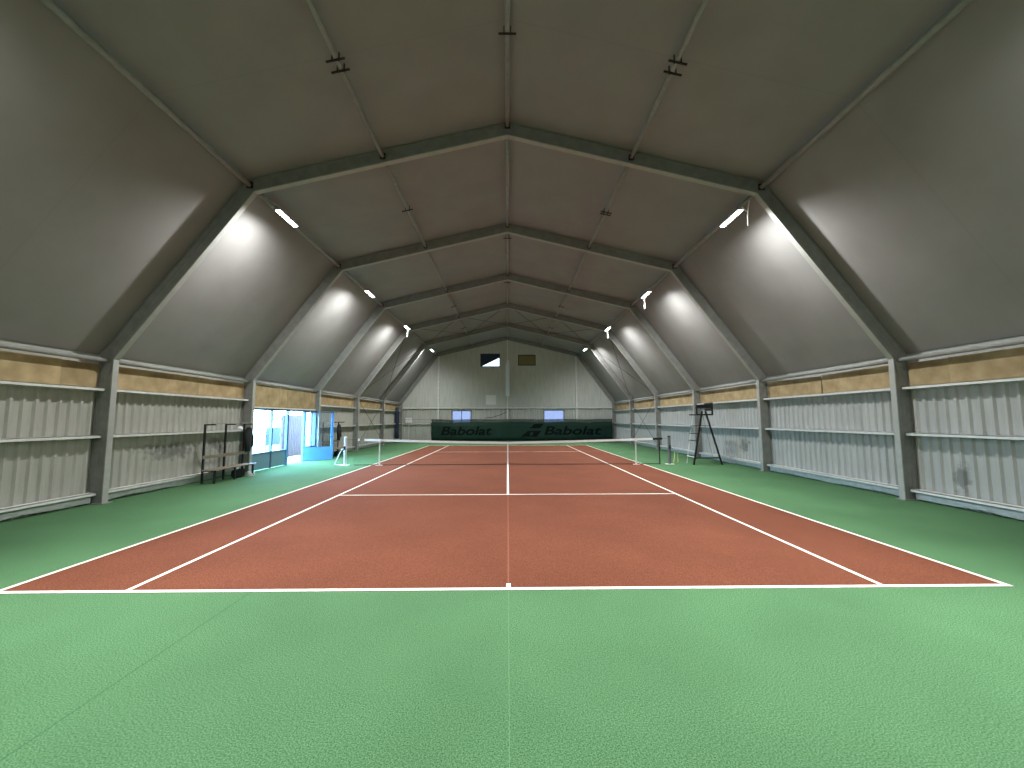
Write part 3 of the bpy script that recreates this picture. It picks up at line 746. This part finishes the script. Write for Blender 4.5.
# ------------------------------------------------------------------ benches with coat rack
def make_bench():
    b = empty('locker_bench'); X0, X1 = -0.18, 0.17                         # rear upright and front leg, local x towards the court
    ys = (-0.92, -0.05, 0.82)
    for y in ys:
        MB().box(X0 - 0.022, X0 + 0.022, y - 0.022, y + 0.022, 0, 1.70).build('upright', 'black', b)
        MB().box(X0 - 0.02, X0 + 0.30, y - 0.018, y + 0.018, 1.665, 1.70).build('top_arm', 'black', b)
        MB().box(X1 - 0.022, X1 + 0.022, y - 0.022, y + 0.022, 0, 0.375).build('leg', 'black', b)
        MB().box(X0, X1 + 0.02, y - 0.018, y + 0.018, 0.34, 0.375).build('seat_bearer', 'black', b)
    for x0, x1 in ((X0 + 0.03, X0 + 0.12), (X0 + 0.15, X0 + 0.25), (X0 + 0.28, X1 + 0.06)):
        MB().box(x0, x1, -1.05, 0.96, 0.375, 0.40).build('seat_slat', 'wood', b, bevel=0.006)
    MB().box(X0 + 0.022, X0 + 0.045, -1.0, 1.0, 0.70, 0.80).build('back_slat', 'wood', b, bevel=0.005)
    MB().tube([(X0 + 0.27, -1.02, 1.715), (X0 + 0.27, 1.05, 1.715)], 0.013, 8).build('top_rail', 'tube', b)
    return b
BX = -8.57
bench = make_bench(); bench.location = (BX, 8.25, 0)
tag(bench, 'dark steel locker bench with wooden seat and coat rack, left of the doorway', 'bench', 'locker benches')
b2 = dup(bench, (BX, 15.75, 0), label='dark locker bench with coat rack seen beyond the open blue door')
# things on and under the near bench
def jacket(loc, label):
    mb = MB(); n = 14; prof = ((0.0, 0.05, 0.04), (-0.06, 0.12, 0.06), (-0.30, 0.13, 0.075), (-0.60, 0.135, 0.075), (-0.80, 0.13, 0.07))
    for (z, a, bb) in prof:
        for k in range(n):
            t = 2 * math.pi * k / n; f = 1 + 0.09 * math.sin(4 * t + z * 6)
            mb.v.append((loc[0] + bb * math.sin(t) * f, loc[1] + a * math.cos(t) * f, loc[2] + z))
    for r in range(len(prof) - 1):
        for k in range(n):
            q = (k + 1) % n; mb.f.append((r * n + k, r * n + q, (r + 1) * n + q, (r + 1) * n + k))
    mb.f.append(tuple(range(n))); mb.f.append(tuple(range((len(prof) - 1) * n, len(prof) * n)))
    e = empty('jacket', loc, label, 'jacket')
    mb.build('body', 'dark', e, loc, smooth=True)
    for s in (-1, 1):
        MB().tube([(loc[0], loc[1] + s * 0.10, loc[2] - 0.08), (loc[0] + 0.03, loc[1] + s * 0.15, loc[2] - 0.35), (loc[0] + 0.04, loc[1] + s * 0.15, loc[2] - 0.66)], [0.055, 0.05, 0.04], 8).build('sleeve', 'dark', e, loc, smooth=True)
jacket((BX - 0.06, 9.12, 1.58), 'black jacket hanging on the coat rack at the doorway end of bench')
jacket((BX - 0.06, 16.35, 1.58), 'dark jacket hanging on the coat rack beyond the open door')
e = empty('cap', (BX + 0.02, 9.25, 1.5), 'white cap resting on the middle wall rail beside the doorway post', 'cap'); O = Vector((-9.06, 9.34, 1.497))
e.location = O
mb = MB(); n = 12
for (z, r) in ((0.0, 0.095), (0.04, 0.093), (0.08, 0.075), (0.105, 0.035)):
    mb.v += [(O.x + r * math.cos(2 * math.pi * k / n), O.y + r * math.sin(2 * math.pi * k / n), O.z + z) for k in range(n)]
for r in range(3):
    for k in range(n):
        q = (k + 1) % n; mb.f.append((r * n + k, r * n + q, (r + 1) * n + q, (r + 1) * n + k))
mb.f.append(tuple(range(3 * n, 4 * n))); mb.build('crown', 'white', e, O, smooth=True)
q = [(O.x + 0.06, O.y - 0.07), (O.x + 0.16, O.y - 0.05), (O.x + 0.17, O.y + 0.05), (O.x + 0.06, O.y + 0.07)]
MB().hexa([(x, y, O.z) for x, y in q], [(x, y, O.z + 0.008) for x, y in q]).build('peak', 'white', e, O)
def bag(x, y, label, L=0.42, m='dark'):
    e = empty('sports_bag', (x, y, 0), label, 'bag'); O = e.location
    mb = MB(); n = 12; prof = ((-0.5, 0.6), (-0.46, 0.9), (-0.2, 1), (0.2, 1), (0.46, 0.9), (0.5, 0.6))
    for (t, s_) in prof:
        for k in range(n):
            a = 2 * math.pi * k / n
            mb.v.append((x + 0.11 * s_ * math.copysign(abs(math.cos(a)) ** 0.7, math.cos(a)), y + t * L, 0.135 + 0.135 * s_ * math.copysign(abs(math.sin(a)) ** 0.7, math.sin(a)) - 0.0))
    for r in range(len(prof) - 1):
        for k in range(n):
            q = (k + 1) % n; mb.f.append((r * n + k, r * n + q, (r + 1) * n + q, (r + 1) * n + k))
    mb.f.append(tuple(range(n))); mb.f.append(tuple(range(5 * n, 6 * n)))
    mb.build('body', m, e, O, smooth=True)
    MB().tube([(x + 0.05, y - 0.1, 0.25), (x + 0.09, y - 0.07, 0.31), (x + 0.09, y + 0.07, 0.31), (x + 0.05, y + 0.1, 0.25)], 0.012, 6).build('handle', m, e, O)
bag(BX - 0.0, 8.62, 'black sports bag on the floor under the near bench')
bag(BX - 0.0, 16.15, 'dark sports bag on the floor under the bench beyond the door', 0.55)
def shoe(x, y, rz, label):
    e = empty('tennis_shoe', (x, y, 0), label, 'shoe', 'shoes under the near bench'); e.rotation_euler[2] = rz
    mb = MB(); n = 12; prof = ((-0.14, 0.032, 0.085), (-0.11, 0.040, 0.10), (-0.03, 0.040, 0.085), (0.05, 0.046, 0.062), (0.11, 0.042, 0.05), (0.145, 0.022, 0.038))
    for (t, w, h) in prof:
        for k in range(n):
            a = 2 * math.pi * k / n; z = 0.022 + h / 2 + h / 2 * math.sin(a)
            mb.v.append((t, w * math.cos(a), z))
    for r in range(len(prof) - 1):
        for k in range(n):
            q = (k + 1) % n; mb.f.append((r * n + k, r * n + q, (r + 1) * n + q, (r + 1) * n + k))
    mb.f.append(tuple(range(n))); mb.f.append(tuple(range(5 * n, 6 * n)))
    mb.build('upper', 'white', e, smooth=True)
    q = [(-0.145, -0.035), (0.05, -0.05), (0.14, -0.03), (0.155, 0), (0.14, 0.03), (0.05, 0.05), (-0.145, 0.035)]
    MB().hexa([(a, b, 0.0) for a, b in q], [(a, b, 0.028) for a, b in q]).build('sole', 'rail', e)
shoe(BX + 0.06, 9.02, 0.2, 'white tennis shoe under the near bench, next to the black bag')
shoe(BX + 0.02, 9.22, -0.15, 'white tennis shoe under the near bench, nearer the doorway')

# ------------------------------------------------------------------ glazed door bay in the left wall
XD = -9.0
d = empty('door_1', (XD, (D0 + D1) / 2, 0), kind='structure', label='blue framed glazed entrance in the left wall with one leaf open'); O = d.location
MUL = [D0 + 0.03, 11.07, 12.20, 13.50, D1 - 0.03]
for y in MUL:
    MB().box(XD - 0.06, XD + 0.03, y - 0.032, y + 0.032, 0, 2.24).build('mullion', 'bluegrey', d, O)
MB().box(XD - 0.06, XD + 0.03, D0, D1, 2.17, 2.25).build('head_rail', 'bluegrey', d, O)
MB().box(XD - 0.03, XD + 0.05, D0, D1, 2.245, 2.29).build('cover_strip', 'rail', d, O)
for a, b, m in ((MUL[0], MUL[1], 'bluepanel'), (MUL[1], MUL[2], 'bluepanel'), (MUL[3], MUL[4], 'blue')):
    MB().box(XD - 0.03, XD + 0.0, a + 0.03, b - 0.03, 0.02, 0.58).build('lower_panel', m, d, O)
    MB().box(XD - 0.05, XD + 0.02, a + 0.03, b - 0.03, 0.575, 0.63).build('transom', 'bluegrey', d, O)
    MB().box(XD - 0.018, XD - 0.010, a + 0.03, b - 0.03, 0.63, 2.17).build('pane', 'pane', d, O)
MB().box(XD - 0.05, XD + 0.03, MUL[2] - 0.11, MUL[2] - 0.03, 0, 2.02).build('door_jamb', 'blue', d, O)
MB().tube([(XD + 0.03, MUL[2] - 0.07, 1.02), (XD + 0.075, MUL[2] - 0.07, 1.02), (XD + 0.075, MUL[2] - 0.16, 1.02)], 0.013, 8).build('handle', 'black', d, O)
# the open leaf, hinged at the far jamb and swung into the hall
lf = empty('door_leaf'); lf.parent = d
LL = 1.24
ang = math.atan2(14.31 - 13.48, -8.05 + 9.0)
lf.location = (0.03, 13.49 - O.y, 0); lf.rotation_euler[2] = ang
bl = 'blue'
MB().box(0, LL, -0.02, 0.02, 0.02, 0.60).build('bottom_panel', bl, lf)
MB().box(0, 0.07, -0.022, 0.022, 0.02, 2.18).build('stile', bl, lf); MB().box(LL - 0.11, LL, -0.022, 0.022, 0.02, 2.18).build('stile', bl, lf)
MB().box(0, LL, -0.022, 0.022, 2.13, 2.18).build('top_rail', 'bluegrey', lf)
MB().box(0.07, LL - 0.11, -0.004, 0.004, 0.60, 2.13).build('pane', 'pane', lf)
MB().tube([(LL - 0.055, -0.02, 1.05), (LL - 0.055, -0.07, 1.05), (LL - 0.16, -0.07, 1.05)], 0.012, 8).build('handle', 'black', lf)

# ------------------------------------------------------------------ outside the entrance
tag(MB().box(-40, -9.27, -4, 45, -0.25, -0.02).build('ground', 'concrete'), kind='structure', label='pale concrete yard outside the entrance')
e = empty('notice_board', (-14, 20.15, -0.02), 'blue board on short posts standing in the yard outside', 'board'); O = e.location
MB().box(-14.04, -13.98, 19.2, 21.1, 0.32, 1.36).build('panel', 'boardblue', e, O, bevel=0.01)
for y in (19.35, 20.95): MB().box(-14.09, -14.04, y - 0.03, y + 0.03, -0.02, 1.3).build('leg', 'fence', e, O)
e = empty('slatted_screen', (-10.6, 15.7, -0.02), 'lavender upright slatted screen outside the open doorway', 'screen'); O = e.location
for k in range(12):
    y = 14.75 + 0.165 * k; MB().box(-10.66, -10.61, y, y + 0.13, 0.03, 2.05).build('slat', 'lavender', e, O)
for z in (0.25, 1.1, 1.85): MB().box(-10.72, -10.66, 14.72, 16.72, z - 0.05, z + 0.05).build('cross_rail', 'screenrail', e, O)
for y in (14.8, 16.65): MB().box(-10.72, -10.66, y - 0.04, y + 0.04, -0.02, 2.05).build('post', 'screenrail', e, O)
e = empty('yard_fence', (-16.5, 22, -0.02), 'tall thin steel fence with horizontal rails across the yard', 'fence'); O = e.location
for z in (0.35, 0.75, 1.92, 2.32): MB().box(-16.52, -16.48, 17.5, 30, z - 0.02, z + 0.02).build('rail', 'fence', e, O)
for k in range(6): MB().box(-16.53, -16.47, 17.5 + 2.45 * k, 17.56 + 2.45 * k, -0.02, 2.36).build('post', 'fence', e, O)

# ------------------------------------------------------------------ daylight
w = bpy.data.worlds.new('sky'); S.world = w; w.use_nodes = True
bg = w.node_tree.nodes['Background']; bg.inputs[0].default_value = (0.36, 0.70, 1.0, 1); bg.inputs[1].default_value = 48
def portal(name, loc, sx, sz, rot):
    ld = bpy.data.lights.new(name, 'AREA'); ld.shape = 'RECTANGLE'; ld.size = sx; ld.size_y = sz; ld.cycles.is_portal = True
    o = bpy.data.objects.new(name, ld); COL.objects.link(o); o.location = loc; o.rotation_euler = rot
portal('entrance_portal', (-9.25, (D0 + D1) / 2, 1.12), 2.3, D1 - D0, (0, math.radians(-90), 0))
portal('vent_portal', (-1.48, Y_GABLE + 0.08, 6.85), 1.7, 1.1, (math.radians(-90), 0, 0))
portal('window_portal', (-3.9, Y_GABLE + 0.1, 2.0), 1.8, 1.2, (math.radians(-90), 0, 0))
portal('window_portal', (3.9, Y_GABLE + 0.1, 2.0), 1.8, 1.2, (math.radians(-90), 0, 0))

# ------------------------------------------------------------------ camera and view
cd = bpy.data.cameras.new('camera'); cam = bpy.data.objects.new('camera', cd); COL.objects.link(cam); S.camera = cam
cd.sensor_fit = 'HORIZONTAL'; cd.sensor_width = 36.0; cd.lens = 403.15 / 1024 * 36.0; cd.clip_end = 300; cd.clip_start = 0.05
pi_, ya_, ro_ = 0.0867432, -0.0112696, -0.0026102
cy, sy, cp, sp, cr, sr = math.cos(ya_), math.sin(ya_), math.cos(pi_), math.sin(pi_), math.cos(ro_), math.sin(ro_)
fwd = Vector((-sy * cp, cy * cp, sp)); right = Vector((cy, sy, 0)); up = right.cross(fwd)
r2 = right * cr + up * sr; u2 = -right * sr + up * cr
m = Matrix((r2, u2, -fwd)).transposed().to_4x4(); m.translation = Vector((-0.00735, -4.48969, 1.82491)); cam.matrix_world = m
S.view_settings.view_transform = 'Standard'; S.view_settings.look = 'None'; S.view_settings.gamma = 1.0; S.view_settings.use_curve_mapping = False
S.view_settings.exposure = 0.0
S.cycles.max_bounces = 10; S.cycles.diffuse_bounces = 6; S.cycles.transparent_max_bounces = 16; S.cycles.sample_clamp_indirect = 8
